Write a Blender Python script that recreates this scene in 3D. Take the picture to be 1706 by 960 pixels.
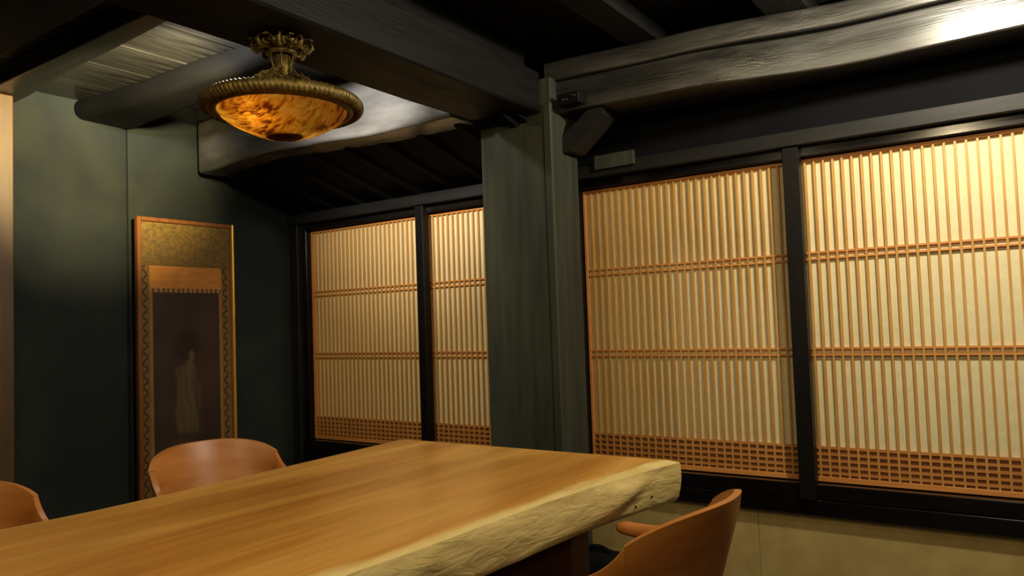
import bpy, bmesh, math, random
from math import sin, cos, pi, radians
from mathutils import Vector, Matrix, noise

for o in list(bpy.data.objects):
    bpy.data.objects.remove(o, do_unlink=True)
SC = bpy.context.scene
COL = SC.collection
H = 1.12            # eye height above the floor; heights below written rel. to the eye use H + z

# ------------------------------------------------------------------ camera
RT = Vector((0.82147022, 0.5691499, -0.03542679))
UP = Vector((0.055962, -0.01863481, 0.99825898))
FW = Vector((-0.56749883, 0.82202258, 0.04715871))
cd = bpy.data.cameras.new('camera'); cam = bpy.data.objects.new('camera', cd); COL.objects.link(cam)
cd.sensor_width = 36.0; cd.lens = 1251.43 / 1706 * 36; cd.clip_start = 0.02
cam.matrix_world = Matrix(((RT.x, UP.x, -FW.x, 0), (RT.y, UP.y, -FW.y, 0), (RT.z, UP.z, -FW.z, H), (0, 0, 0, 1)))
SC.camera = cam

# ------------------------------------------------------------------ world, lights, exposure
w = bpy.data.worlds.new('world'); SC.world = w; w.use_nodes = True
w.node_tree.nodes['Background'].inputs[0].default_value = (0.0, 0.0, 0.0, 1)
w.node_tree.nodes['Background'].inputs[1].default_value = 0
vs = SC.view_settings
vs.view_transform = 'Standard'; vs.look = 'None'; vs.gamma = 1; vs.exposure = 0.0
try: vs.use_curve_mapping = False
except Exception: pass

def lamp(name, kind, loc, power, color, radius=.04, aim=None, size=None, blend=None):
    l = bpy.data.lights.new(name, kind); l.energy = power; l.color = color
    if kind in ('POINT', 'SPOT'): l.shadow_soft_size = radius
    if kind == 'SPOT': l.spot_size = radians(size or 90); l.spot_blend = blend if blend is not None else .6
    o = bpy.data.objects.new(name, l); COL.objects.link(o); o.location = loc
    if aim: o.rotation_euler = (Vector(aim) - Vector(loc)).to_track_quat('-Z', 'Y').to_euler()
    return o
WARM = (1.0, .80, .46)
# ceiling lamp just above the frame on the right, and one over the near end of the table
lamp('ceiling_lamp_light', 'POINT', (-.08, 2.33, H + 1.06), 76, (1.0, .91, .69), .05)
lamp('table_lamp_light', 'POINT', (-.35, .60, H + 1.04), 30, WARM, .05)
lamp('near_table_fill_light', 'POINT', (-1.45, .15, H + .95), 14, WARM, .08)  # weak fill added over the near left of the tabletop
lamp('room_fill_light', 'POINT', (1.1, -.6, H + .75), 30, WARM, .12)  # unseen fill added for the chair, table side, wainscot and lower screens
# one lamp hidden behind the heavy beam, plus added spots for the left bay
lamp('left_bay_light', 'POINT', (-2.27, 1.63, H+1.125), 14, (1.0, .93, .76), .025)
lamp('left_ceiling_light', 'SPOT', (-2.16, 1.60, H+1.095), 150, (1.0, .96, .88), .02, (-2.46, 1.70, H+1.2), 60, .9)
lamp('left_log_light', 'SPOT', (-2.20, 1.72, H+1.06), 90, (1.0, .97, .92), .03, (-2.48, 2.45, H+.97), 62, 1.0)
lamp('left_wall_light', 'SPOT', (-2.24, 1.66, H+1.0), 420, (1.0, .81, .38), .04, (-3.87, 1.86, H+1.0), 56, 1.0)
lamp('left_screen_light', 'SPOT', (-2.24, 1.80, H+1.0), 30, (1.0, .88, .62), .03, (-2.8, 3.2, H-.1), 84, .7)
LAMP_XY = (-1.86, 1.49)
# the bulbs of the hanging lamp are made with the lamp

# ------------------------------------------------------------------ helpers
def lin(c):
    return tuple((v/255/12.92 if v/255 <= .04045 else ((v/255+.055)/1.055)**2.4) for v in c) + (1,)

def mat(name, c1, c2=None, rough=.5, scale=(8, 8, 8), bump=0.0, metal=0.0, detail=6, spec=.5, coat=0.0, rvar=0.0, dist=0.0, fine=0.0, coords='Object'):
    m = bpy.data.materials.new(name); m.use_nodes = True
    nt = m.node_tree; N = nt.nodes; L = nt.links
    b = N['Principled BSDF']
    b.inputs['Roughness'].default_value = rough; b.inputs['Metallic'].default_value = metal
    b.inputs['Specular IOR Level'].default_value = spec; b.inputs['Coat Weight'].default_value = coat
    b.inputs['Coat Roughness'].default_value = .15
    tc = N.new('ShaderNodeTexCoord'); mp = N.new('ShaderNodeMapping'); mp.inputs['Scale'].default_value = scale
    L.new(tc.outputs[coords], mp.inputs[0])
    nz = N.new('ShaderNodeTexNoise'); nz.inputs['Scale'].default_value = 1; nz.inputs['Detail'].default_value = detail
    nz.inputs['Distortion'].default_value = dist
    L.new(mp.outputs[0], nz.inputs['Vector'])
    cr = N.new('ShaderNodeValToRGB'); cr.color_ramp.elements[0].position = .32; cr.color_ramp.elements[1].position = .68
    cr.color_ramp.elements[0].color = lin(c1); cr.color_ramp.elements[1].color = lin(c2 or c1)
    L.new(nz.outputs['Fac'], cr.inputs[0]); L.new(cr.outputs[0], b.inputs['Base Color'])
    if rvar:
        mr = N.new('ShaderNodeMapRange'); mr.inputs[1].default_value = .3; mr.inputs[2].default_value = .7
        mr.inputs[3].default_value = rough - rvar; mr.inputs[4].default_value = rough + rvar
        L.new(nz.outputs['Fac'], mr.inputs[0]); L.new(mr.outputs[0], b.inputs['Roughness'])
    if bump:
        bp = N.new('ShaderNodeBump'); bp.inputs['Strength'].default_value = bump; bp.inputs['Distance'].default_value = .01
        src = nz.outputs['Fac']
        if fine:
            n2 = N.new('ShaderNodeTexNoise'); n2.inputs['Scale'].default_value = fine; n2.inputs['Detail'].default_value = 4
            L.new(mp.outputs[0], n2.inputs['Vector'])
            ad = N.new('ShaderNodeMath'); ad.operation = 'ADD'; L.new(src, ad.inputs[0]); L.new(n2.outputs['Fac'], ad.inputs[1]); src = ad.outputs[0]
        L.new(src, bp.inputs['Height']); L.new(bp.outputs[0], b.inputs['Normal'])
    return m

M = {}
M['beamX'] = mat('smoked_beam_wood', (25, 24, 22), (46, 44, 40), .34, (1.6, 30, 30), .14, rvar=.08, fine=5, spec=.9)
M['beamY'] = mat('smoked_beam_wood_lengthwise', (12, 11, 11), (24, 23, 22), .58, (22, 3, 22), .15, rvar=.06, fine=4, spec=.2)
M['deep_black'] = mat('deep_black_wood', (8, 8, 9), (14, 13, 14), .7, (3, 20, 20), .15, spec=.25)  # near-black wood; also stands for shade over the top left ceiling
M['log'] = mat('lit_log_wood', (70, 68, 66), (104, 101, 97), .27, (3, 12, 12), .15, rvar=.06, fine=6)  # grey lifted above the other beams to carry the lamplight on it
M['sooty'] = mat('sooty_rafter_wood', (9, 9, 12), (14, 13, 16), .85, (22, 3, 22), .1, spec=.15)
M['board'] = mat('smoked_ceiling_board', (34, 33, 32), (66, 64, 60), .28, (30, 3, 20), .3, rvar=.1)
M['pillar'] = mat('grey_black_pillar_wood', (52, 55, 47), (68, 70, 58), .6, (26, 26, 2.5), .15, spec=.25)
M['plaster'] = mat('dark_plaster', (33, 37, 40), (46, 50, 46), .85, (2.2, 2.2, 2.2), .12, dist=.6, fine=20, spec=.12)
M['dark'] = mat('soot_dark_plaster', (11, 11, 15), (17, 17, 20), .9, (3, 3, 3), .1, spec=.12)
M['lacquer'] = mat('black_lacquer', (13, 11, 12), (20, 17, 17), .16, (4, 20, 20), .03, spec=.6)
M['satin'] = mat('satin_black_post', (14, 12, 12), (21, 18, 17), .45, (20, 20, 3), .05, spec=.25)
M['lip'] = mat('grey_black_lintel_wood', (24, 23, 23), (33, 31, 29), .55, (3, 30, 30), .1, spec=.3)
M['cream'] = mat('cream_wainscot_paper', (172, 148, 90), (192, 168, 106), .85, (9, 9, 9), .05, detail=9)
M['floor'] = mat('dark_floor_board', (24, 17, 13), (38, 26, 18), .5, (3, 20, 20), .1)
M['room'] = mat('brown_room_plaster', (52, 44, 34), (62, 52, 40), .9, (2, 2, 2), .05)
M['slat'] = mat('cedar_lattice_wood', (192, 140, 68), (212, 162, 86), .5, (40, 40, 4), .05)
M['rail'] = mat('cedar_rail_wood', (204, 130, 62), (220, 148, 76), .5, (4, 40, 40), .05)
M['kick'] = mat('cedar_kick_board', (128, 88, 58), (150, 106, 72), .6, (3, 20, 30), .05)
M['rail2'] = mat('cedar_rail_shaded', (184, 112, 54), (204, 134, 68), .5, (4, 40, 40), .05)  # rail wood with the dimmer light of the bottom lattice in its colour
M['paper'] = mat('washi_paper', (222, 210, 168), (230, 219, 178), .9, (26, 26, 26), .06, detail=8)
M['post'] = mat('pale_cypress_post', (80, 55, 28), (98, 69, 38), .5, (25, 25, 3), .08)
M['chair'] = mat('oiled_beech_shell', (168, 100, 44), (192, 124, 58), .38, (4, 4, 22), .04, dist=.4)
M['chair_top'] = M['chair']
M['leather'] = mat('black_leather', (18, 15, 14), (26, 22, 20), .4, (60, 60, 60), .2)
M['brass'] = mat('antique_brass', (92, 78, 42), (134, 114, 62), .5, (45, 45, 45), .3, metal=.7, rvar=.1)
M['steel'] = mat('polished_steel', (190, 185, 172), (215, 210, 200), .2, metal=1.0)
M['gold'] = mat('gilt_frame', (206, 152, 44), (232, 184, 70), .36, (20, 20, 8), .05, metal=.6)
M['framewood'] = mat('reddish_frame_wood', (112, 66, 30), (140, 86, 40), .4, (30, 30, 5), .05)
M['legwood'] = mat('dark_brown_leg_wood', (84, 48, 30), (104, 62, 38), .5, (20, 20, 3), .1)
M['black'] = mat('matt_black', (8, 8, 9), (12, 12, 13), .65, (20, 20, 20), spec=.2)

def obj(name, verts, faces, m, parent=None, smooth=False, uvs=None):
    me = bpy.data.meshes.new(name); me.from_pydata([tuple(v) for v in verts], [], faces); me.update()
    if m: me.materials.append(m)
    o = bpy.data.objects.new(name, me); COL.objects.link(o)
    if smooth: me.shade_smooth()
    if parent: o.parent = parent
    bm = bmesh.new(); bm.from_mesh(me); bmesh.ops.recalc_face_normals(bm, faces=bm.faces); bm.to_mesh(me); bm.free()
    return o

def boxmesh(name, sx, sy, sz, m, bev=0.0):
    bm = bmesh.new(); bmesh.ops.create_cube(bm, size=1)
    for v in bm.verts: v.co = Vector((v.co.x*sx, v.co.y*sy, v.co.z*sz))
    if bev: bmesh.ops.bevel(bm, geom=list(bm.edges), offset=bev, segments=1, profile=.5, affect='EDGES')
    me = bpy.data.meshes.new(name); bm.to_mesh(me); bm.free(); me.materials.append(m); return me

def box(name, x0, x1, y0, y1, z0, z1, m, parent=None, bev=0.0, origin=(0, 0, 0)):
    me = boxmesh(name, abs(x1-x0), abs(y1-y0), abs(z1-z0), m, bev)
    o = bpy.data.objects.new(name, me); COL.objects.link(o)
    o.location = Vector(((x0+x1)/2, (y0+y1)/2, (z0+z1)/2)) - Vector(origin)
    if parent: o.parent = parent
    return o

def put(name, me, loc, parent, rot=None):
    o = bpy.data.objects.new(name, me); COL.objects.link(o); o.location = loc; o.parent = parent
    if rot: o.rotation_euler = rot
    return o

def thing(name, label, cat, loc=(0, 0, 0), rz=0, group=None):
    o = bpy.data.objects.new(name, None); COL.objects.link(o); o.location = loc; o.rotation_euler = (0, 0, rz)
    o.empty_display_size = .1
    return tag(o, label, cat, group)

def tag(o, label, cat, group=None):
    o['label'] = label; o['category'] = cat
    if group: o['group'] = group
    return o

def struct(o): o['kind'] = 'structure'; return o

def loft(rings, closed=True, caps=True):
    """rings: lists of equal length of points -> verts, faces"""
    n = len(rings[0]); V = [p for r in rings for p in r]; F = []
    for i in range(len(rings)-1):
        for j in range(n if closed else n-1):
            k = (j+1) % n
            F.append((i*n+j, i*n+k, (i+1)*n+k, (i+1)*n+j))
    if caps and closed:
        F.append(tuple(range(n))); F.append(tuple((len(rings)-1)*n+j for j in range(n)))
    return V, F

def tube_vf(pts, rad, seg=8):
    rings = []
    pts = [Vector(p) for p in pts]; prev = None
    for i, p in enumerate(pts):
        t = (pts[min(i+1, len(pts)-1)] - pts[max(i-1, 0)]).normalized()
        if prev is None: a = t.orthogonal().normalized()
        else: a = (prev - t*prev.dot(t)).normalized()
        prev = a; b = t.cross(a); r = rad[i] if hasattr(rad, '__len__') else rad
        rings.append([p + a*cos(2*pi*k/seg)*r + b*sin(2*pi*k/seg)*r for k in range(seg)])
    return loft(rings)

class Joined:
    def __init__(s): s.V = []; s.F = []
    def add(s, vf):
        n = len(s.V); s.V += [tuple(v) for v in vf[0]]; s.F += [tuple(i+n for i in f) for f in vf[1]]
    def build(s, name, m, parent=None, smooth=True): return obj(name, s.V, s.F, m, parent, smooth)

def lathe_vf(prof, seg=48, c=(0, 0, 0)):
    rings = [[Vector((c[0]+r*cos(2*pi*k/seg), c[1]+r*sin(2*pi*k/seg), c[2]+z)) for k in range(seg)] for r, z in prof]
    return loft(rings, caps=False)

def wob(x, y, z, s=1.7, a=.01):
    return noise.noise(Vector((x*s, y*s, z*s)))*a

XL, YB, ZC = -3.87, 3.2, H + 1.20      # left wall, shoji plane, ceiling

# ------------------------------------------------------------------ room shell
struct(box('floor', -4.2, 2.4, -2.6, 3.5, -.06, 0, M['floor']))
# left wall in two plaster fields; the near one rounds back a little where they meet at Y 2.09
ys = [-2.5, 0, 1.0, 1.6, 1.85, 1.92, 1.97, 2.01, 2.05, 2.075, 2.09]
xs_ = [0, 0, 0, 0, 0, -.001, -.003, -.006, -.011, -.017, -.022]
V = []; F = []
for y, dx in zip(ys, xs_): V += [(XL+dx, y, 0), (XL+dx, y, ZC+.02)]
n0 = len(V)//2
V += [(XL-.008, 2.092, 0), (XL-.008, 2.092, ZC+.02), (XL, 2.11, 0), (XL, 2.11, ZC+.02), (XL, 3.3, 0), (XL, 3.3, ZC+.02)]
nv = len(V); V += [(XL-.15, y, z) for _, y, z in V]
for i in range(nv//2-1):
    F.append((2*i, 2*i+2, 2*i+3, 2*i+1)); F.append((nv+2*i, nv+2*i+1, nv+2*i+3, nv+2*i+2))
    F.append((2*i, nv+2*i, nv+2*i+2, 2*i+2)); F.append((2*i+1, 2*i+3, nv+2*i+3, nv+2*i+1))
F += [(0, 1, nv+1, nv), (nv-2, 2*nv-2, 2*nv-1, nv-1)]
wl = struct(obj('wall_left', V, F, M['plaster']))
# unseen walls behind the camera and to the right
struct(box('wall_right', 2.3, 2.4, -2.5, 3.3, 0, ZC, M['room']))
struct(box('wall_front', -4, 2.3, -2.6, -2.5, 0, ZC, M['room']))
# wall above the windows
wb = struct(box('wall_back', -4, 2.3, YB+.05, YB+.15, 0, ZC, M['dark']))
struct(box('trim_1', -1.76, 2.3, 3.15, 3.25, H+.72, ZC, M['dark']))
# ceiling: planks running towards the window wall, each a board of its own
ce = struct(box('ceiling', -4, 2.35, -2.5, 3.3, ZC+.015, ZC+.06, M['dark']))
random.seed(4)
x = -3.87
bcount = 0
while x < -1.9:
    wd = .295 + random.uniform(-.02, .03)
    x1 = min(x+wd, -1.86)
    me = boxmesh('board', x1-x-.004, 5.0, .016, M['board'], .002)
    put('board', me, ((x+x1)/2, .15, ZC+.004 + random.uniform(-.003, .003) - (ZC+.0375)), ce)
    x = x1
while x < 2.2:
    me = boxmesh('board', .376, 5.6, .016, M['beamY'], .002)
    put('board', me, (x+.19, .25, ZC+.004 - (ZC+.0375)), ce); x += .38
for ch in ce.children: ch.location -= Vector((ce.location.x, ce.location.y, 0))

# sloping eave lining over the left window, with thin rafters
def slopez(y): return H + .748 + (3.15-y)*.285
V = [(XL, 2.57, slopez(2.57)), (-1.76, 2.57, slopez(2.57)), (-1.76, 3.22, slopez(3.22)), (XL, 3.22, slopez(3.22))]
ev = struct(obj('trim_2', V + [(a, b, c+.03) for a, b, c in V], [(0, 1, 2, 3), (4, 5, 6, 7), (0, 1, 5, 4), (1, 2, 6, 5), (2, 3, 7, 6), (3, 0, 4, 7)], M['sooty']))
me = boxmesh('rafter', .035, .60, .022, M['sooty'], .002)
for i in range(9):
    put('rafter', me, (XL+.17+i*.235, 2.88, slopez(2.88)-.011), ev, (math.atan(-.285), 0, 0))

# ------------------------------------------------------------------ window joinery
def post(name, x0, x1, y0, y1, z0, z1, m): return struct(box(name, x0, x1, y0, y1, z0, z1, m, None, .003))
ZT, ZB = H+.627, H-.675          # top and bottom of the shoji
w1 = struct(box('window_1', -3.87, -2.00, 3.225, 3.24, ZB-.1, ZT+.03, M['lacquer']))
w2 = struct(box('window_2', -1.80, 1.20, 3.225, 3.24, ZB-.1, ZT+.03, M['lacquer']))
def wpart(w, name, x0, x1, y0, y1, z0, z1, m, bev=.003):
    return box(name, x0, x1, y0, y1, z0, z1, m, w, bev, w.location)
for w_, a, b in ((w1, -3.87, -1.83), (w2, -1.80, 1.20)):
    wpart(w_, 'head_track', a, b, 3.155, 3.24, ZT+.004, ZT+.045, M['lacquer'])
    wpart(w_, 'lintel', a, b, 3.105, 3.24, ZT+.045, ZT+.105, M['lip'])
    wpart(w_, 'sill_track', a, b, 3.14, 3.24, ZB-.062, ZB-.004, M['lacquer'])
    wpart(w_, 'sill', a, b, 3.135, 3.24, ZB-.128, ZB-.064, M['lacquer'])
wpart(w1, 'jamb', -3.868, -3.79, 3.12, 3.235, .0, ZT+.044, M['lip'])
wpart(w1, 'jamb', -3.789, -3.742, 3.15, 3.235, ZB-.003, ZT+.003, M['lacquer'])
wpart(w1, 'mullion', -2.79, -2.735, 3.115, 3.17, ZB-.062, ZT+.043, M['satin'])
wpart(w2, 'mullion', -.800, -.738, 3.115, 3.17, ZB-.062, ZT+.043, M['satin'])
wpart(w2, 'jamb', -1.80, -1.771, 3.13, 3.235, ZB-.003, ZT+.043, M['satin'])
wpart(w2, 'jamb', .19, .25, 3.13, 3.235, ZB-.062, ZT+.043, M['satin'])
struct(box('trim_3', .25, 1.2, 3.16, 3.224, ZB-.003, ZT+.003, M['dark']))
# lighter block on the face of the lintel next to the pillar
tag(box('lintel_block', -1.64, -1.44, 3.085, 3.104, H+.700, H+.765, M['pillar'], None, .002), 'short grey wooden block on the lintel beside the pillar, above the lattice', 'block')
# cream wainscot in separate sheets
wn = struct(box('wainscot', -3.8, 2.25, 3.181, 3.235, .0, ZB-.13, M['cream']))
xx = -1.90
for x1 in (-.985, -.03, .925, 1.88):
    box('panel', xx+.0006, x1-.0006, 3.165, 3.1805, .001, ZB-.129, M['cream'], wn, .002, wn.location); xx = x1
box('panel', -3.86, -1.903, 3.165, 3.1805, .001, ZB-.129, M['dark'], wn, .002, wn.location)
struct(box('baseboard_back', -3.86, 2.25, 3.150, 3.1645, 0, .012, M['lacquer'], None, .003))

# ------------------------------------------------------------------ shoji screens
PITCH = .0354
hgt = ZT-ZB
slat_me = boxmesh('slat', .008, .0145, hgt-.02, M['slat'])
def shoji(x0, x1, first, last, label, lstile=True, rstile=True):
    zc = (ZT+ZB)/2; xc = (x0+x1)/2
    t = thing('shoji_screen', label, 'screen', (xc, YB, ZB))
    zc -= ZB
    o = bpy.data.objects.new
    put('paper', boxmesh('paper', x1-x0-.01, .002, hgt-.012, M['paper']), (0, .0085, zc), t)
    stile = boxmesh('stile', .012, .019, hgt, M['rail'], .001)
    if lstile: put('stile', stile, (x0+.006-xc, -.0005, zc), t)
    if rstile: put('stile', stile, (x1-.006-xc, -.0005, zc), t)
    wd = x1-x0-.024
    rail = boxmesh('rail', wd, .0135, .0075, M['rail'])
    put('top_rail', boxmesh('top_rail', wd, .019, .013, M['rail'], .001), (0, -.0005, hgt-.0065), t)
    put('bottom_rail', boxmesh('bottom_rail', wd, .019, .020, M['rail'], .001), (0, -.0005, .010), t)
    put('kick_board', boxmesh('kick_board', x1-x0-.02, .003, H-.541-ZB, M['kick']), (0, .0058, (H-.541-ZB)/2), t)
    rail2 = boxmesh('rail', wd, .0135, .0100, M['rail2'])
    for z in (.243, .217, -.144, -.170, -.541, -.566, -.591, -.616, -.640):
        put('rail', rail if z > -.5 else rail2, (0, -.0002, H+z-ZB), t)
    x = first
    while x < last:
        put('slat', slat_me, (x-xc, 0, zc), t); x += PITCH
    return t
shoji(-3.742, -2.776, -3.742+.0365, -2.80, 'wooden lattice paper screen in the far left corner, beside the dark wall')
shoji(-2.772, -1.86, -2.772+.041, -1.88, 'wooden lattice paper screen partly hidden by the left side of the square pillar')
shoji(-1.766, -.802, -1.766+.041, -.83, 'wooden lattice paper screen directly right of the square pillar')
shoji(-.797, .188, -.797+.030, .16, 'brightest and widest-looking lattice paper screen, at the right edge of the picture', True)

# ------------------------------------------------------------------ pillar
pl = thing('square_pillar', 'thick square grey-black pillar standing between the two windows', 'pillar', (-1.815, 2.815, 0))
def ppart(name, x0, x1, y0, y1, z0, z1, m, bev=.004): return box(name, x0, x1, y0, y1, z0, z1, m, pl, bev, pl.location)
ppart('core', -1.990, -1.640, 2.715, 2.93, 0, H+1.05, M['pillar'])
ppart('corner_strip', -1.672, -1.630, 2.694, 2.714, 0, H+.935, M['pillar'], .006)
# cladding board, its top end cut slightly out of level
a = (-2.003, -1.673, 2.697, 2.7145)
V = [(x-pl.location.x, y-pl.location.y, z) for z4 in (0, 1) for (x, y, z) in ((a[0], a[2], z4*(H+.893)), (a[1], a[2], z4*(H+.838)), (a[1], a[3], z4*(H+.838)), (a[0], a[3], z4*(H+.893)))]
cb = obj('cladding_board', V, [(0, 1, 2, 3), (4, 5, 6, 7), (0, 1, 5, 4), (1, 2, 6, 5), (2, 3, 7, 6), (3, 0, 4, 7)], M['pillar'], pl)

# ------------------------------------------------------------------ beams
def beamX(name, stations, m, nb=5, wobble=.006, seed=0, rnd=.02, parent=None, sub=6):
    """stations: (x, y0, y1, z0, z1); rounded box section swept along X"""
    rings = []; st = []
    for a, b in zip(stations[:-1], stations[1:]):
        for k in range(sub): 
            f = k/sub; f = f*f*(3-2*f); st.append(tuple(p+(q-p)*(k/sub if i == 0 else f) for i, (p, q) in enumerate(zip(a, b))))
    st.append(stations[-1])
    for (x, y0, y1, z0, z1) in st:
        ring = []
        for cx, cy, a0 in ((y1-rnd, z1-rnd, 0), (y0+rnd, z1-rnd, 90), (y0+rnd, z0+rnd, 180), (y1-rnd, z0+rnd, 270)):
            for k in range(nb):
                an = radians(a0+90*k/(nb-1)); y = cx+rnd*cos(an); z = cy+rnd*sin(an)
                d = wob(x+seed, y*.6, z*.6, 2.2, wobble)
                ring.append(Vector((x, y+d, z+wob(x+seed+9, y*.5, z*.5, 2.2, wobble))))
        rings.append(ring)
    v, f = loft(rings)
    return obj(name, v, f, m, parent, False)
def shade(o):
    o.data.shade_smooth()
    md = o.modifiers.new('edge', 'EDGE_SPLIT'); md.split_angle = radians(38)
    return o
def beam_thing(o, label): return tag(shade(o), label, 'beam')

# beam 1 runs from above the camera to the pillar; the lamp hangs from it
V, F = [], []
rings = []
for y in [ -2.4, -1, 0, .5, 1.0, 1.4, 1.8, 2.2, 2.5, 2.7]:
    k = .004*sin(y*3)
    x0, x1, z0, z1 = -1.995+k, -1.69+k, H+.90+.003*sin(y*5), H+1.072
    r = .008
    rings.append([Vector((a, y, b)) for a, b in ((x1, z0+r), (x1, z1), (x1-.07, z1), (x1-.07, ZC-.006), (x0+.05, ZC-.006), (x0, ZC-.006), (x0, z0+r), (x0+r, z0), (x1-r, z0))])
v, f = loft(rings); b1 = obj('ceiling_beam', v, f, M['beamY'])
tag(b1, 'heavy dark beam running overhead to the pillar, carrying the amber lamp', 'beam')
# beam 2 along the window side: two squared timbers one on the other
beam_thing(beamX('ceiling_beam', [(-1.995, 2.725, 2.95, H+.91, H+1.035), (-1.70, 2.76, 2.96, H+.90, H+1.035), (-1.17, 2.79, 3.04, H+.898, H+1.035), (-.42, 2.915, 3.08, H+.895, H+1.035), (.05, 2.92, 3.085, H+.90, H+1.035), (1.0, 2.92, 3.08, H+.90, H+1.035), (2.28, 2.92, 3.08, H+.90, H+1.035)], M['beamX'], rnd=.007, wobble=.004, seed=3),
           'long grey-black beam above the right-hand lattice screens, glossy towards the right')
beam_thing(beamX('ceiling_beam', [(-1.685, 2.745, 3.0, H+1.039, H+1.125), (-1.1, 2.80, 3.04, H+1.041, H+1.125), (-.4, 2.905, 3.08, H+1.041, H+1.125), (2.28, 2.905, 3.08, H+1.041, H+1.125)], M['beamX'], rnd=.01, seed=13, wobble=.003),
           'thinner timber lying on top of the glossy beam over the right-hand screens')
# crooked log over the left window
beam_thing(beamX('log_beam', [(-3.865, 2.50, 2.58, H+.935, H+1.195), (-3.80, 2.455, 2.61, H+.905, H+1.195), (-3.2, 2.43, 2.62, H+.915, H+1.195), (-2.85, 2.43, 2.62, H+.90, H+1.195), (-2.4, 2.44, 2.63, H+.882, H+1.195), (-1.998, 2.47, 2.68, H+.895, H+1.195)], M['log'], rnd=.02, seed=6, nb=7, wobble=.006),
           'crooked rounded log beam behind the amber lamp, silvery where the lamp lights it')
# log beam nearer the camera, round underside
beam_thing(beamX('log_beam', [(-3.865, 1.82, 2.14, H+1.095, H+1.198), (-3.6, 1.84, 2.11, H+1.09, H+1.198), (-3.0, 1.87, 2.08, H+1.09, H+1.198), (-2.4, 1.89, 2.08, H+1.09, H+1.198), (-2.0, 1.90, 2.08, H+1.09, H+1.198)], M['deep_black'], rnd=.046, seed=21, nb=7, wobble=.01),
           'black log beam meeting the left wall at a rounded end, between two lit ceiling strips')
beam_thing(beamX('ceiling_beam', [(-3.865, 1.40, 1.555, H+1.115, H+1.195), (-3.0, 1.40, 1.50, H+1.115, H+1.195), (-2.0, 1.40, 1.47, H+1.115, H+1.195)], M['beamX'], rnd=.008, seed=30, wobble=.004),
           'straight squared beam at the upper left, its near face grey-olive')
beam_thing(beamX('ceiling_beam', [(-3.865, .45, 1.25, H+1.10, H+1.195), (-2.0, .45, 1.25, H+1.10, H+1.195)], M['deep_black'], rnd=.01, seed=41, wobble=.004),  # slab added to cover ceiling boards that should read as unlit
           'broad black slab added under the ceiling at the top left, standing in for shade')
# joists of the right bay
def beamY(name, x0, x1, y0, y1, z0, z1, label):
    o = box(name, x0, x1, y0, y1, z0, z1, M['beamY'], None, .005); tag(o, label, 'joist'); return o
beamY('ceiling_joist', -1.315, -1.18, -2.3, 2.90, H+1.127, ZC-.006, 'narrow ceiling joist just right of the heavy beam, with a thin lit edge')
beamY('ceiling_joist', -.77, -.615, -2.3, 3.05, H+1.127, ZC-.006, 'ceiling joist at the top right, dark beside the brightly lit ceiling strip')
# small knee brace between pillar and beam 2
def prism(name, poly, y0, y1, m, parent=None):
    n = len(poly); V = [(x, y0, z) for x, z in poly]+[(x, y1, z) for x, z in poly]
    F = [tuple(range(n)), tuple(range(n, 2*n))]+[(i, (i+1) % n, n+(i+1) % n, n+i) for i in range(n)]
    return obj(name, V, F, m, parent)
kb = prism('knee_brace', [(-1.638, H+.735), (-1.60, H+.735), (-1.44, H+.868), (-1.44, H+.905), (-1.50, H+.905), (-1.638, H+.805)], 2.80, 2.925, M['lip'])
tag(kb, 'short slanting wooden brace in the angle of the pillar and the right-hand beam', 'brace')
# small black box with metal glints
jb = thing('junction_box', 'small black box with two metal screws fixed at the top of the pillar', 'box', (-1.55, 2.73, H+.935))
put('body', boxmesh('body', .105, .05, .05, M['black'], .004), (0, 0, 0), jb)
v, f = lathe_vf([(0, 0), (.004, 0), (.0045, .002), (.0045, .006)], 12)
for dx in (-.022, -.006):
    s = obj('screw', v, f, M['steel'], jb, True); s.rotation_euler = (radians(-90), 0, 0); s.location = (dx, -.030, -.004)
put('latch', boxmesh('latch', .026, .006, .006, M['steel'], .001), (.028, -.028, .008), jb, (0, radians(20), 0))

# pale post at far left
pp = box('corner_post', -3.865, -3.745, 1.36, 1.50, 0, H+1.114, M['post'], None, .006)
tag(pp, 'pale tan wooden post at the left edge of the picture', 'post')

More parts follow.
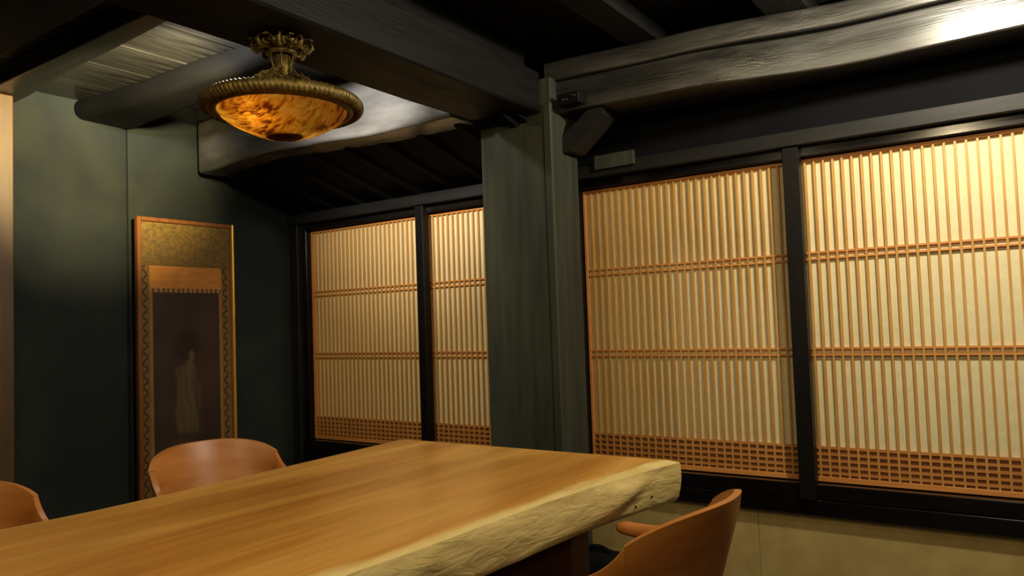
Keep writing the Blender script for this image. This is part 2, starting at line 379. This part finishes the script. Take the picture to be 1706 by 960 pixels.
# ------------------------------------------------------------------ slab table
tb = thing('slab_table', 'thick live-edge wooden slab table filling the foreground', 'table', (-1.4, .6, 0))
def interp(tab, y):
    if y <= tab[0][0]: return tab[0][1]
    for (a, p), (b, q) in zip(tab[:-1], tab[1:]):
        if y <= b:
            t = (y-a)/(b-a); return p+(q-p)*t
    return tab[-1][1]
TR = [(-.9, -.97), (.0, -.962), (.85, -.954), (1.04, -.938), (1.24, -.930), (1.42, -.922), (1.65, -.897), (1.88, -.858), (2.0, -.832)]
TLf = [(-.9, -1.86), (.3, -1.86), (.71, -1.849), (.89, -1.834), (1.12, -1.836), (1.53, -1.865), (1.95, -1.893), (2.0, -1.897)]
def wood_table():
    m = bpy.data.materials.new('slab_wood'); m.use_nodes = True; nt = m.node_tree; N = nt.nodes; L = nt.links
    b = N['Principled BSDF']; b.inputs['Roughness'].default_value = .30; b.inputs['Specular IOR Level'].default_value = .45
    tc = N.new('ShaderNodeTexCoord')
    def nz(sc, det, dist):
        mp = N.new('ShaderNodeMapping'); mp.inputs['Scale'].default_value = sc; L.new(tc.outputs['Object'], mp.inputs[0])
        n = N.new('ShaderNodeTexNoise'); n.inputs['Scale'].default_value = 1; n.inputs['Detail'].default_value = det; n.inputs['Distortion'].default_value = dist
        L.new(mp.outputs[0], n.inputs['Vector']); return n.outputs['Fac']
    a = nz((7, .9, 7), 6, .5); c = nz((60, 3, 30), 4, .2)
    r1 = N.new('ShaderNodeValToRGB'); e = r1.color_ramp.elements
    e[0].position = .30; e[0].color = lin((192, 128, 54)); e[1].position = .70; e[1].color = lin((228, 174, 92))
    x = r1.color_ramp.elements.new(.5); x.color = lin((212, 152, 70))
    L.new(a, r1.inputs[0])
    r2 = N.new('ShaderNodeValToRGB'); r2.color_ramp.elements[0].position = .3; r2.color_ramp.elements[0].color = (.80, .78, .74, 1); r2.color_ramp.elements[1].position = .7; r2.color_ramp.elements[1].color = (1, 1, 1, 1)
    L.new(c, r2.inputs[0])
    mu = N.new('ShaderNodeMix'); mu.data_type = 'RGBA'; mu.blend_type = 'MULTIPLY'; mu.inputs[0].default_value = 1
    L.new(r1.outputs[0], mu.inputs[6]); L.new(r2.outputs[0], mu.inputs[7])
    at = N.new('ShaderNodeAttribute'); at.attribute_name = 'sapwood'
    n3 = nz((10, 1.5, 10), 5, .6); ad = N.new('ShaderNodeMath'); ad.operation = 'MULTIPLY_ADD'; ad.inputs[1].default_value = .9; 
    L.new(n3, ad.inputs[0]); ad.inputs[2].default_value = -.45
    s = N.new('ShaderNodeMath'); s.operation = 'ADD'; L.new(at.outputs['Fac'], s.inputs[0]); L.new(ad.outputs[0], s.inputs[1])
    ss = N.new('ShaderNodeMapRange'); ss.interpolation_type = 'SMOOTHSTEP'; ss.inputs[1].default_value = .42; ss.inputs[2].default_value = .62
    L.new(s.outputs[0], ss.inputs[0])
    fr = N.new('ShaderNodeValToRGB'); fr.color_ramp.elements[0].position = .3; fr.color_ramp.elements[0].color = lin((214, 186, 116)); fr.color_ramp.elements[1].position = .7; fr.color_ramp.elements[1].color = lin((234, 210, 144))
    L.new(nz((14, 5, 14), 7, 1.0), fr.inputs[0])
    mx = N.new('ShaderNodeMix'); mx.data_type = 'RGBA'; L.new(ss.outputs[0], mx.inputs[0]); L.new(mu.outputs[2], mx.inputs[6]); L.new(fr.outputs[0], mx.inputs[7])
    # a few small dark knots near the far right corner
    L.new(mx.outputs[2], b.inputs['Base Color'])
    bp = N.new('ShaderNodeBump'); bp.inputs['Distance'].default_value = .012; sm = N.new('ShaderNodeMath'); sm.operation = 'MULTIPLY'; sm.inputs[1].default_value = .32; L.new(ss.outputs[0], sm.inputs[0]); L.new(sm.outputs[0], bp.inputs['Strength'])
    L.new(nz((26, 10, 40), 7, 1.2), bp.inputs['Height']); L.new(bp.outputs[0], b.inputs['Normal'])
    rr = N.new('ShaderNodeMapRange'); rr.inputs[3].default_value = .22; rr.inputs[4].default_value = .36
    L.new(a, rr.inputs[0])
    r3 = N.new('ShaderNodeMath'); r3.operation = 'MULTIPLY_ADD'; L.new(ss.outputs[0], r3.inputs[0]); r3.inputs[1].default_value = .2; L.new(rr.outputs[0], r3.inputs[2])
    L.new(r3.outputs[0], b.inputs['Roughness'])
    return m
M['slab'] = wood_table()
def build_slab():
    ys = [-.9+i*2.9/150 for i in range(151)]
    T = .11; V = []; S = []; nU = 30; nS = 12
    rings = []
    for y in ys:
        xl, xr = interp(TLf, y), interp(TR, y)
        ring = []
        for i in range(nU+1):           # top, left to right
            u = i/nU; x = xl+(xr-xl)*u
            edge = min(x-xl, xr-x)
            z = H-.40 - (.004*(1-edge/.012)**2 if edge < .012 else 0)
            ring.append((x, y, z)); S.append(max(0, min(1, 1-(xr-x)/.11))*.75 if xr-x < x-xl else max(0, min(1, 1-(x-xl)/.04))*.6)
        for i in range(1, nS+1):        # right live edge, downwards
            t = i/nS
            z = H-.40-.004-(T-.004)*t
            n = noise.noise(Vector((y*3.2, z*9, 1)))*.010+noise.noise(Vector((y*11, z*26, 4)))*.0035
            # burl hollow near the far corner
            k = math.exp(-((y-1.76)/.085)**2); dg = (z-(H-.455))-(y-1.80)*.35
            bur = .011*k*math.tanh(dg*60)
            tuck = .012*t**2
            x = xr + .004*sin(pi*t) + (n+bur*sin(pi*min(1, t*1.1)))*min(1, t*4)*(1 if y < 1.94 else max(0, (2.0-y)/.06)) - tuck
            if i == nS: x -= .003
            ring.append((x, y, z)); S.append(1)
        for i in range(1, 6):           # underside
            u = i/6; xb = xr-.03; ring.append((xb+(xl+.04-xb)*u, y, H-.40-T-.004*sin(u*pi))); S.append(.5)
        for i in range(nS//2+1):        # left edge, upwards
            t = 1-i/(nS//2+1)
            ring.append((xl-.004*sin(pi*t)+.03*t*t, y, H-.404-(T-.004)*t)); S.append(1)
        rings.append([Vector(p) for p in ring])
    ox = tb.location
    rings = [[p-ox for p in r] for r in rings]
    v, f = loft(rings)
    me = bpy.data.meshes.new('tabletop'); me.from_pydata(v, [], f); me.update()
    at = me.attributes.new('sapwood', 'FLOAT', 'POINT'); at.data.foreach_set('value', S)
    me.materials.append(M['slab']); me.shade_smooth()
    bm = bmesh.new(); bm.from_mesh(me); bmesh.ops.recalc_face_normals(bm, faces=bm.faces); bm.to_mesh(me); bm.free()
    o = bpy.data.objects.new('tabletop', me); COL.objects.link(o); o.parent = tb
    md = o.modifiers.new('edge', 'EDGE_SPLIT'); md.split_angle = radians(50)
    return o
build_slab()
def tpart(name, x0, x1, y0, y1, z0, z1, m, bev=.004): return box(name, x0, x1, y0, y1, z0, z1, m, tb, bev, tb.location)
for y0 in (1.80, -.35):
    lg = tpart('leg', -1.62, -1.075, y0, y0+.10, .05, H-.513, M['legwood'])
    ft = box('foot', -1.72, -1.03, y0-.05, y0+.15, 0, .05, M['black'], None, .006, tb.location); ft.parent = tb
tpart('stretcher', -1.42, -1.34, -.25, 1.80, .18, .30, M['legwood'])

# two small dark knots on the live edge near the far corner
for (y, z, r) in ((1.872, H-.474, .0042), (1.80, H-.487, .0026)):
    v, f = lathe_vf([(0, .0), (r, .0), (r, .004), (0, .004)], 10)
    o = obj('knot', v, f, M['black'], tb, True); o.rotation_euler = (0, radians(90), 0); o.location = (interp(TR, y)-.0065-tb.location.x, y-tb.location.y, z)
# ------------------------------------------------------------------ chairs
def chair_meshes():
    out = {}
    crease, ZA, ZCR, ZTIP, ARM, SP = 62.6, .768, .716, .628, .262, .080
    def plan(th, z, off):
        k = (z-.77)/.28                  # the shell narrows downwards
        ra, rb = .197+.085*k+off, .244+.062*k+off
        a = radians(th); return -ra*cos(a), rb*sin(a)
    def ring_of(fn, zb, zt, th, n=7, rr=0):
        pts = []
        for sg in (1, -1):
            for i in (range(n+1) if sg > 0 else range(n, -1, -1)):
                z = zb+(zt-zb)*i/n; w_ = (1 if 0 < i < n else .6)*(1-rr)+rr*max(.12, math.sqrt(max(0, 1-(2*i/n-1)**2)))
                x, y = fn(z, sg*th/2*w_); pts.append(Vector((x, y, z)))
        return pts
    rings = []
    for i in range(45):
        th = -crease+i*2*crease/44; q = abs(th)/crease
        zt = ZA-(ZA-ZCR)*q**2.8; zb = .50+.035*q*q
        rings.append(ring_of(lambda z, off: plan(th, z, off), zb, zt, .025))
    out['backrest'] = loft(rings)
    for s, nm in ((1, 'armL'), (-1, 'armR')):
        rings = []
        for i in range(27):
            t = i/18 if i < 15 else .8+(i-15)*.2/11
            e_ = 1-math.exp(-t/.22)
            zt = ZCR-.004-(ZCR-ZTIP)*e_; zb = .537+.058*(1-math.exp(-t/.16))
            if t > .86:
                k = (t-.86)/.14; m_ = (zt+zb)/2; hh = (zt-zb)/2*math.sqrt(max(.03, 1-k*k)); zt, zb = m_+hh, m_-hh
            wdt = (.025+.013*t)*(math.sqrt(max(.03, 1-((t-.86)/.14)**2)) if t > .86 else 1)
            def fn(z, off, t=t):
                x0, y0 = plan(crease*s, z, 0)
                f = .0 if t == 0 else 1
                nx, ny = cos(radians(crease)), sin(radians(crease))
                kx = max(0, 1-t*3); 
                return x0+ARM*t-nx*off*kx, y0+s*(SP*t*(1-.25*t))+s*off*(ny*kx+(1-kx))
            rings.append(ring_of(fn, zb, zt, wdt, 8, min(1, max(0, (t-.1)/.4))))
        out[nm] = loft(rings)
    # seat pad
    rings = []
    for z, k in ((.405, .90), (.412, .97), (.430, 1.0), (.445, .98), (.452, .90), (.449, .5)):
        rings.append([Vector((.005+.235*k*cos(2*pi*j/40)*(1-.06*cos(2*pi*j/40)), .235*k*sin(2*pi*j/40)*(1+.08*cos(2*pi*j/40)), z)) for j in range(40)])
    out['seat'] = loft(rings)
    rings = []
    for z, k in ((.375, .84), (.380, .88), (.404, .90)):
        rings.append([Vector((.005+.235*k*cos(2*pi*j/40), .235*k*sin(2*pi*j/40), z)) for j in range(40)])
    out['frame'] = loft(rings)
    return out
CM = chair_meshes()
def mesh_of(name, vf, m, split=45):
    me = bpy.data.meshes.new(name); me.from_pydata([tuple(v) for v in vf[0]], [], vf[1]); me.update(); me.materials.append(m); me.shade_smooth()
    bm = bmesh.new(); bm.from_mesh(me); bmesh.ops.recalc_face_normals(bm, faces=bm.faces)
    es = [e for e in bm.edges if len(e.link_faces) == 2 and e.calc_face_angle(0) > radians(split)]
    bmesh.ops.split_edges(bm, edges=es)
    bm.to_mesh(me); bm.free(); return me
def make_chair(label, loc, rz):
    t = thing('shell_armchair', label, 'chair', loc, rz, 'wooden shell armchairs around the slab table')
    g = bpy.data.objects.new
    put('backrest', mesh_of('backrest', CM['backrest'], M['chair']), (0, 0, 0), t)
    put('arm', mesh_of('arm', CM['armL'], M['chair']), (0, 0, 0), t)
    put('arm', mesh_of('arm', CM['armR'], M['chair']), (0, 0, 0), t)
    put('seat', mesh_of('seat', CM['seat'], M['leather']), (0, 0, 0), t)['label'] = 'black padded seat'
    put('seat_frame', mesh_of('seat_frame', CM['frame'], M['chair']), (0, 0, 0), t)
    for sx, sy in ((1, 1), (1, -1), (-1, 1), (-1, -1)):
        if sx > 0: pts = [(.20, sy*.215, 0), (.185, sy*.205, .38), (.165, sy*.20, .40)]; rd = [.012, .018, .016]
        else: pts = [(-.24, sy*.18, 0), (-.19, sy*.165, .38), (-.185, sy*.165, .56)]; rd = [.012, .018, .013]
        put('leg', mesh_of('leg', tube_vf(pts, rd, 12), M['chair']), (0, 0, 0), t)
    return t
def copy_tree(o, parent=None):
    c = o.copy(); COL.objects.link(c); c.parent = parent
    for ch in list(o.children): copy_tree(ch, c)
    return c
CH1 = ((-2.09, 1.44, 0), radians(-8.4)); CH2 = ((-2.10, .70, 0), radians(-6)); CHR = ((-.695, 1.433, 0), radians(177.3))
c1 = make_chair('wooden shell armchair beyond the table, in front of the framed scroll', *CH1)
c2 = copy_tree(c1); c2.location, c2.rotation_euler = CH2[0], (0, 0, CH2[1]); c2['label'] = 'wooden shell armchair cut off by the left edge of the picture, beyond the table'
c3 = copy_tree(c1); c3.location, c3.rotation_euler = CHR[0], (0, 0, CHR[1]); c3['label'] = 'wooden shell armchair seen from outside, at the near right side of the table'

# ------------------------------------------------------------------ black bag by the wall
bg = thing('black_bag', 'low black bag on the floor behind the armchair on the right', 'bag', (-1.52, 2.72, 0))
rings = []
for i in range(13):
    t = i/12; z = .185*t; k = (1-.25*t**3)*(1 if t < 1 else .8)
    rings.append([Vector((.19*k*math.copysign(abs(cos(a))**.6, cos(a)), .11*k*(1-.25*t)*math.copysign(abs(sin(a))**.6, sin(a)), z+wob(cos(a), sin(a), z*6, 2, .012)*t)) for a in [2*pi*j/28 for j in range(28)]])
v, f = loft(rings); obj('body', v, f, M['sooty'], bg, True)
v, f = tube_vf([(.02+.05*cos(a), 0, .180+.025*sin(a)) for a in [pi*i/12 for i in range(13)]], .010, 8); obj('handle', v, f, M['sooty'], bg, True)

# ------------------------------------------------------------------ framed scroll
FX = -3.79; PY0, PY1, PZ0, PZ1 = 2.090, 2.663, H-.92, H+.628
pic = thing('framed_scroll', 'tall gilt-framed hanging scroll of a faint robed figure on the left wall', 'picture', (FX, (PY0+PY1)/2, PZ0))
def bx2(name, y0, y1, z0, z1, x0, x1, m, bev=.003): return box(name, x0, x1, y0, y1, z0, z1, m, pic, bev, pic.location)
bx2('backing', PY0+.01, PY1-.01, PZ0+.01, PZ1-.01, XL+.004, FX-.018, M['black'])
bx2('frame_bar', PY0, PY0+.024, PZ0, PZ1, FX-.03, FX, M['framewood'])
bx2('frame_bar', PY1-.024, PY1-.014, PZ0, PZ1, FX-.03, FX, M['framewood'])
v, f = tube_vf([(0, 0, 0), (0, 0, PZ1-PZ0)], .009, 24); fb = obj('frame_bar', v, f, M['gold'], pic, False); fb.location = (-.004, PY1-.007-pic.location.y, 0); fb['label'] = 'bright gilt frame side'
bx2('frame_bar', PY0+.025, PY1-.025, PZ1-.022, PZ1, FX-.03, FX, M['framewood'])
bx2('frame_bar', PY0+.025, PY1-.025, PZ0, PZ0+.022, FX-.03, FX, M['framewood'])
def flat(name, y0, y1, z0, z1, x, step, fn, rough=.7, metal=0.0, spec=.3):
    ny = max(2, int((y1-y0)/step)); nz_ = max(2, int((z1-z0)/step))
    V = []; C = []
    for j in range(nz_+1):
        z = z0+(z1-z0)*j/nz_
        for i in range(ny+1):
            y = y0+(y1-y0)*i/ny
            V.append((x-pic.location.x, y-pic.location.y, z-pic.location.z)); C.extend(lin(fn(y, z)))
    F = [(j*(ny+1)+i, j*(ny+1)+i+1, (j+1)*(ny+1)+i+1, (j+1)*(ny+1)+i) for j in range(nz_) for i in range(ny)]
    me = bpy.data.meshes.new(name); me.from_pydata(V, [], F); me.update()
    ca = me.color_attributes.new('print', 'FLOAT_COLOR', 'POINT'); ca.data.foreach_set('color', C)
    m = bpy.data.materials.new(name+'_cloth'); m.use_nodes = True; nt = m.node_tree; b = nt.nodes['Principled BSDF']
    b.inputs['Roughness'].default_value = rough; b.inputs['Metallic'].default_value = metal; b.inputs['Specular IOR Level'].default_value = spec
    at = nt.nodes.new('ShaderNodeAttribute'); at.attribute_name = 'print'; nt.links.new(at.outputs['Color'], b.inputs['Base Color'])
    me.materials.append(m)
    o = bpy.data.objects.new(name, me); COL.objects.link(o); o.parent = pic; return o
def mixc(a, b, t): t = max(0, min(1, t)); return tuple(p+(q-p)*t for p, q in zip(a, b))
def brocade(y, z):
    base = mixc((104, 78, 40), (124, 94, 48), .5+noise.noise(Vector((y*30, z*30, 0))))
    zr = z-H
    if zr > .375:     # upper field with faint cloud scrolls
        n = abs(noise.noise(Vector((y*26, z*34, 5)))+.35*noise.noise(Vector((y*80, z*90, 2))))
        c = mixc((92, 72, 36), mixc((112, 86, 42), (128, 102, 46), (zr-.38)*4), n*4)
        return c
    # side bands: winding vine
    side = y < 2.157 or y > 2.583
    if side:
        cy = 2.132 if y < 2.3 else 2.606
        ph = zr*2*pi/.062
        d1 = abs((y-cy)-.011*sin(ph)); d2 = math.hypot(y-cy-.006*math.copysign(1, sin(ph)), ((zr+.0155) % .031)-.0155)
        if d1 < .003 or abs(d2-.0075) < .0022: return (44, 30, 18)
        return mixc(base, (120, 88, 46), .6)
    return base
flat('brocade_mount', PY0+.022, PY1-.022, PZ0+.02, PZ1-.02, FX-.012, .0036, brocade, .6)
def silk(y, z):
    n = noise.noise(Vector((y*18, z*60, 3))); c = mixc((176, 112, 48), (196, 130, 62), .5+n)
    if z < H+.2545:
        c = (96, 66, 38) if (int((y-2.157)/.0142) % 2) else (168, 120, 66)
    return c
flat('silk_band', 2.157, 2.583, H+.231, H+.372, FX-.0105, .005, silk, .55)
def border(y, z): return mixc((132, 92, 52), (150, 108, 62), .5+noise.noise(Vector((y*40, z*40, 8))))
flat('border_strip', 2.157, 2.174, H-.80, H+.230, FX-.0105, .008, border)
flat('border_strip', 2.566, 2.583, H-.80, H+.230, FX-.0105, .008, border)
def painting(y, z):
    # y grows to the right in the picture
    u = (y-2.174)/.391; zr = z-H
    c = mixc((50, 36, 28), (66, 48, 36), .5+.8*noise.noise(Vector((y*7, z*5, 1)))+.3*noise.noise(Vector((y*60, z*60, 1))))
    def ell(cu, cz, ru, rz, soft=.35):
        d = math.sqrt(((u-cu)/ru)**2+((zr-cz)/rz)**2); return max(0, min(1, (1-d)/soft))
    hal = ell(.50, -.055, .24, .095, .4); c = mixc(c, (44, 28, 22), hal*.8)
    fig = ell(.56, -.112, .060, .034)*1.1
    fig = max(fig, ell(.53, -.148, .05, .022)*.8)
    if -.55 < zr < -.135:
        q = (-.135-zr)/.415
        hw = .05+.125*min(1, q/.13) - .03*math.sin(pi*min(1, q*1.6))*.6 + .03*q
        cu = .52-.05*sin(q*3.0)
        fig = max(fig, min(1, max(0, (1-abs(u-cu)/hw)/.35))*(1 if q < .9 else (1-q)/.1))
    fig = max(fig, ell(.37, -.215, .09, .06)*.7, ell(.66, -.33, .07, .09)*.5)
    low = ell(.40, -.585, .26, .045, .8)
    low = max(low, ell(.20, -.63, .16, .05, .8)*.8, ell(.70, -.63, .26, .045, .8)*.6)
    folds = .55+.45*sin(u*60+6*noise.noise(Vector((u*5, zr*9, 2))))
    c = mixc(c, mixc((92, 74, 54), (116, 95, 70), folds), fig*.62)
    c = mixc(c, (112, 92, 60), low*.5*(.6+.8*abs(noise.noise(Vector((u*9, zr*16, 6))))))
    return c
flat('painting', 2.174, 2.566, H-.80, H+.231, FX-.0105, .006, painting, .6)

# ------------------------------------------------------------------ amber lamp
LX, LY = LAMP_XY
lp = thing('amber_ceiling_lamp', 'ornate brass ceiling lamp with a shallow glowing amber bowl', 'lamp', (LX, LY, H+.69))
R0 = .226
def ringmesh():
    NU, NV = 720, 14; V = []
    for i in range(NU):
        u = 2*pi*i/NU
        for j in range(NV):
            v = 2*pi*j/NV
            r = .0165*(1+.09*sin(100*u+2*v))
            V.append(Vector(((R0+r*cos(v))*cos(u), (R0+r*cos(v))*sin(u), r*1.15*sin(v))))
    F = [(i*NV+j, i*NV+(j+1) % NV, ((i+1) % NU)*NV+(j+1) % NV, ((i+1) % NU)*NV+j) for i in range(NU) for j in range(NV)]
    return V, F
v, f = ringmesh(); obj('rope_ring', v, f, M['brass'], lp, True)
v, f = lathe_vf([(R0-.014, -.014), (R0-.020, -.020), (R0-.030, -.020), (R0-.034, -.014), (R0-.030, -.008), (R0-.014, -.006), (R0-.014, -.014)], 96); obj('inner_rim', v, f, M['brass'], lp, True)
def amber():
    m = bpy.data.materials.new('amber_mica'); m.use_nodes = True; nt = m.node_tree; N = nt.nodes; L = nt.links
    for n in list(N): N.remove(n)
    out = N.new('ShaderNodeOutputMaterial'); tr = N.new('ShaderNodeBsdfTranslucent'); gl = N.new('ShaderNodeBsdfGlossy'); df = N.new('ShaderNodeBsdfDiffuse')
    tc = N.new('ShaderNodeTexCoord'); mp = N.new('ShaderNodeMapping'); mp.inputs['Scale'].default_value = (14, 46, 30); mp.inputs['Rotation'].default_value = (0, 0, radians(35))
    L.new(tc.outputs['Object'], mp.inputs[0])
    nz = N.new('ShaderNodeTexNoise'); nz.inputs['Scale'].default_value = 1; nz.inputs['Detail'].default_value = 7; nz.inputs['Roughness'].default_value = .65; nz.inputs['Distortion'].default_value = 1.2
    L.new(mp.outputs[0], nz.inputs['Vector'])
    n2 = N.new('ShaderNodeTexNoise'); n2.inputs['Scale'].default_value = 9; n2.inputs['Detail'].default_value = 3; L.new(tc.outputs['Object'], n2.inputs['Vector'])
    av = N.new('ShaderNodeMath'); av.operation = 'MULTIPLY_ADD'; av.inputs[1].default_value = .55; L.new(nz.outputs['Fac'], av.inputs[0])
    a2 = N.new('ShaderNodeMath'); a2.operation = 'MULTIPLY'; a2.inputs[1].default_value = .45; L.new(n2.outputs['Fac'], a2.inputs[0]); L.new(a2.outputs[0], av.inputs[2])
    cr = N.new('ShaderNodeValToRGB'); e = cr.color_ramp.elements
    e[0].position = .40; e[0].color = (.13, .020, .002, 1); e[1].position = .60; e[1].color = (1.0, .58, .07, 1)
    x = cr.color_ramp.elements.new(.48); x.color = (.80, .27, .012, 1)
    L.new(av.outputs[0], cr.inputs[0]); L.new(cr.outputs[0], tr.inputs['Color'])
    df.inputs['Color'].default_value = (.16, .05, .012, 1); gl.inputs['Roughness'].default_value = .25; gl.inputs['Color'].default_value = (.8, .8, .8, 1)
    m1 = N.new('ShaderNodeMixShader'); m1.inputs[0].default_value = .18; L.new(tr.outputs[0], m1.inputs[1]); L.new(df.outputs[0], m1.inputs[2])
    m2 = N.new('ShaderNodeMixShader'); m2.inputs[0].default_value = .04; L.new(m1.outputs[0], m2.inputs[1]); L.new(gl.outputs[0], m2.inputs[2])
    L.new(m2.outputs[0], out.inputs['Surface']); return m
M['amber'] = amber()
v, f = lathe_vf([(0, .0135), (R0-.006, .0135), (R0-.004, .0165), (.03, .022), (0, .022)], 64); obj('uplight_cover', v, f, M['brass'], lp, True)  # unseen cover added to keep bulb light off the beam
prof = [(R0-.030, -.012), (.185, -.030), (.165, -.046), (.14, -.060), (.115, -.072), (.09, -.083), (.065, -.092), (.04, -.0975), (.02, -.0995), (.004, -.100)]
v, f = lathe_vf(prof, 96); obj('bowl', v, f, M['amber'], lp, True)['label'] = 'glowing amber bowl'
# bulbs and sockets inside the bowl
bulb_m = bpy.data.materials.new('lit_bulb_glass'); bulb_m.use_nodes = True
bb = bulb_m.node_tree.nodes['Principled BSDF']; bb.inputs['Emission Color'].default_value = (1, .86, .60, 1); bb.inputs['Emission Strength'].default_value = 12
bulbs = [(-.100, -.060), (.030, -.110), (-.02, .10)]
for nm, lc, sz in (('shadow_oval', (.074, .046, -.060), (.040, .026, .005)), ('shadow_disc', (0, 0, -.086), (.058, .058, .004)), ('shadow_bar', (-.055, .0, -.074), (.008, .045, .003))):  # floating pieces added to throw the dark blotches onto the bowl
    bm = bmesh.new(); bmesh.ops.create_uvsphere(bm, u_segments=24, v_segments=10, radius=1)
    for v_ in bm.verts: v_.co = Vector((v_.co.x*sz[0], v_.co.y*sz[1], v_.co.z*sz[2]))
    me = bpy.data.meshes.new(nm); bm.to_mesh(me); bm.free(); me.materials.append(M['black']); me.shade_smooth()
    put(nm, me, lc, lp, (0, 0, radians(30)))
for i, (bx_, by_) in enumerate(bulbs):
    a = math.atan2(by_, bx_)
    v, f = tube_vf([(bx_*.25, by_*.25, .006), (bx_*.72, by_*.72, -.008)], [.016, .015], 12); obj('socket', v, f, M['black'], lp, True)
    bm = bmesh.new(); bmesh.ops.create_uvsphere(bm, u_segments=20, v_segments=12, radius=.021); me = bpy.data.meshes.new('bulb'); bm.to_mesh(me); bm.free(); me.materials.append(bulb_m); me.shade_smooth()
    put('bulb', me, (bx_, by_, -.012), lp)
    l = lamp('bulb_light', 'POINT', (LX+bx_, LY+by_, H+.69-.020), (3.6, 3.8, 2.2)[i], (1.0, .88, .62), .010)
v, f = lathe_vf([(.0, .012), (.02, .012), (.028, .004), (.02, -.010), (.0, -.012)], 20); obj('socket_hub', v, f, M['black'], lp, True)
# stem: cage of rods around a tube
ZK = .21 - .004     # underside of the beam rel. to ring plane
jn = Joined(); jn.add(tube_vf([(0, 0, .04), (0, 0, .10), (0, 0, ZK-.02)], [.014, .022, .026], 20)); jn.build('stem', M['brass'], lp)
for k in range(6):
    a = 2*pi*k/6+.3
    v, f = tube_vf([(.022*cos(a), .022*sin(a), .095), (.042*cos(a), .042*sin(a), .165)], .0022, 6); obj('cage_rod', v, f, M['brass'], lp, True)
v, f = lathe_vf([(.038, .160), (.046, .166), (.046, .171), (.038, .174), (.030, .170), (.030, .163), (.038, .160)], 40); obj('collar', v, f, M['brass'], lp, True)
# canopy: plate with scrolls and leaves
v, f = lathe_vf([(.0, ZK), (.055, ZK), (.058, ZK-.004), (.050, ZK-.012), (.042, ZK-.022), (.036, ZK-.036), (.030, ZK-.036), (.0, ZK-.02)], 48); cpl = obj('canopy', v, f, M['brass'], lp, True)
def leaf_vf(base, tip, wd, lift, seg=8):
    b = Vector(base); t = Vector(tip); d = t-b; n = Vector((0, 0, 1)); s = d.cross(n).normalized() if d.cross(n).length > 1e-6 else Vector((1, 0, 0))
    rings = []
    for i in range(seg+1):
        q = i/seg; w_ = wd*(sin(pi*min(1, q*.92+.08))**.7)*(1+.25*sin(q*18)); c = b+d*q+Vector((0, 0, lift*sin(pi*q)))
        rings.append([c+s*w_, c+Vector((0, 0, .003))*(1), c-s*w_, c-Vector((0, 0, .003))])
    return loft(rings)
for k in range(8):
    a = 2*pi*k/8; j2 = Joined()
    # curling scroll
    ca, sa = cos(a), sin(a); pts = []; rad = []
    for i in range(26):
        q = i/25; an = q*5.2*pi/2; rr = .024*(1-q*.8)
        pr = .070 + rr*sin(an)*1.0; pz = ZK-.020 - rr*cos(an)+.006
        sd = .012*q
        pts.append((pr*ca-sd*sa, pr*sa+sd*ca, pz)); rad.append(.0046*(1-.5*q))
    j2.add(tube_vf(pts, rad, 6))
    j2.add(leaf_vf((.045*ca, .045*sa, ZK-.030), (.094*ca, .098*sa, ZK-.014), .009, -.010))
    for sg in (-1, 1):
        pts = [((.062+.016*cos(t_)+.004*t_)*cos(a+sg*(.12+.055*t_)), (.062+.016*cos(t_)+.004*t_)*sin(a+sg*(.12+.055*t_)), ZK-.016-.013*sin(t_)) for t_ in [k_*.45 for k_ in range(14)]]
        j2.add(tube_vf(pts, .0030, 6))
    a2 = a+pi/8
    j2.add(leaf_vf((.040*cos(a2), .040*sin(a2), ZK-.026), (.088*cos(a2), .088*sin(a2), ZK-.028), .010, .010))
    j2.build('scroll_leaf', M['brass'], lp)
# three leafy arms down to the ring
for k in range(4):
    a = radians(35)+pi/2*k; j2 = Joined(); ca, sa = cos(a), sin(a)
    pts = []
    for i in range(21):
        q = i/20; r_ = .024+(R0-.024)*q
        pts.append((r_*ca, r_*sa, .106-.088*q**.9+.004*sin(q*14)))
    j2.add(tube_vf(pts, [.0042+.0012*sin(i*1.6) for i in range(21)], 7))
    for i in range(1, 19, 2):
        p = Vector(pts[i]); q = i/20
        for sd in (-1, 1):      # acanthus leaves drooping to both sides, and small curls
            j2.add(leaf_vf(p, p+Vector((ca*.020-sa*sd*.020*(1.1-q), sa*.020+ca*sd*.020*(1.1-q), -.010)), .0065, .005, 6))
            cr_ = [p+Vector((-sa*sd*(.004+.008*(1-cos(t_)))+ca*.006*t_*.5, ca*sd*(.004+.008*(1-cos(t_)))+sa*.006*t_*.5, .007*sin(t_)+.002)) for t_ in [u_*.6 for u_ in range(8)]]
            j2.add(tube_vf(cr_, [.0024-.0002*u_ for u_ in range(8)], 5))
    j2.build('arm', M['brass'], lp)
# scrolled crest around the hub
j2 = Joined()
for k in range(9):
    a = 2*pi*k/9+.2; ca, sa = cos(a), sin(a)
    pts = []; rad = []
    for i in range(16):
        q = i/15; an = q*2.4*pi/1.6; rr = .016*(1-.6*q)
        pts.append(((.032+rr*sin(an))*ca, (.032+rr*sin(an))*sa, .088-rr*(1-cos(an))*.9)); rad.append(.0038*(1-.4*q))
    j2.add(tube_vf(pts, rad, 6))
j2.build('hub_scroll', M['brass'], lp)
# polished switch rod and thin cord
v, f = tube_vf([(-.10, -.03, ZK-.004), (-.05, .01, ZK-.022), (-.035, .045, ZK-.055)], .0032, 8); obj('switch_rod', v, f, M['steel'], lp, True)
v, f = tube_vf([(-.070+.0*t, -.02-.42*t, ZK-.003-.004*sin(pi*t)) for t in [i/8 for i in range(9)]], .0018, 6); obj('cord', v, f, M['black'], lp, True)
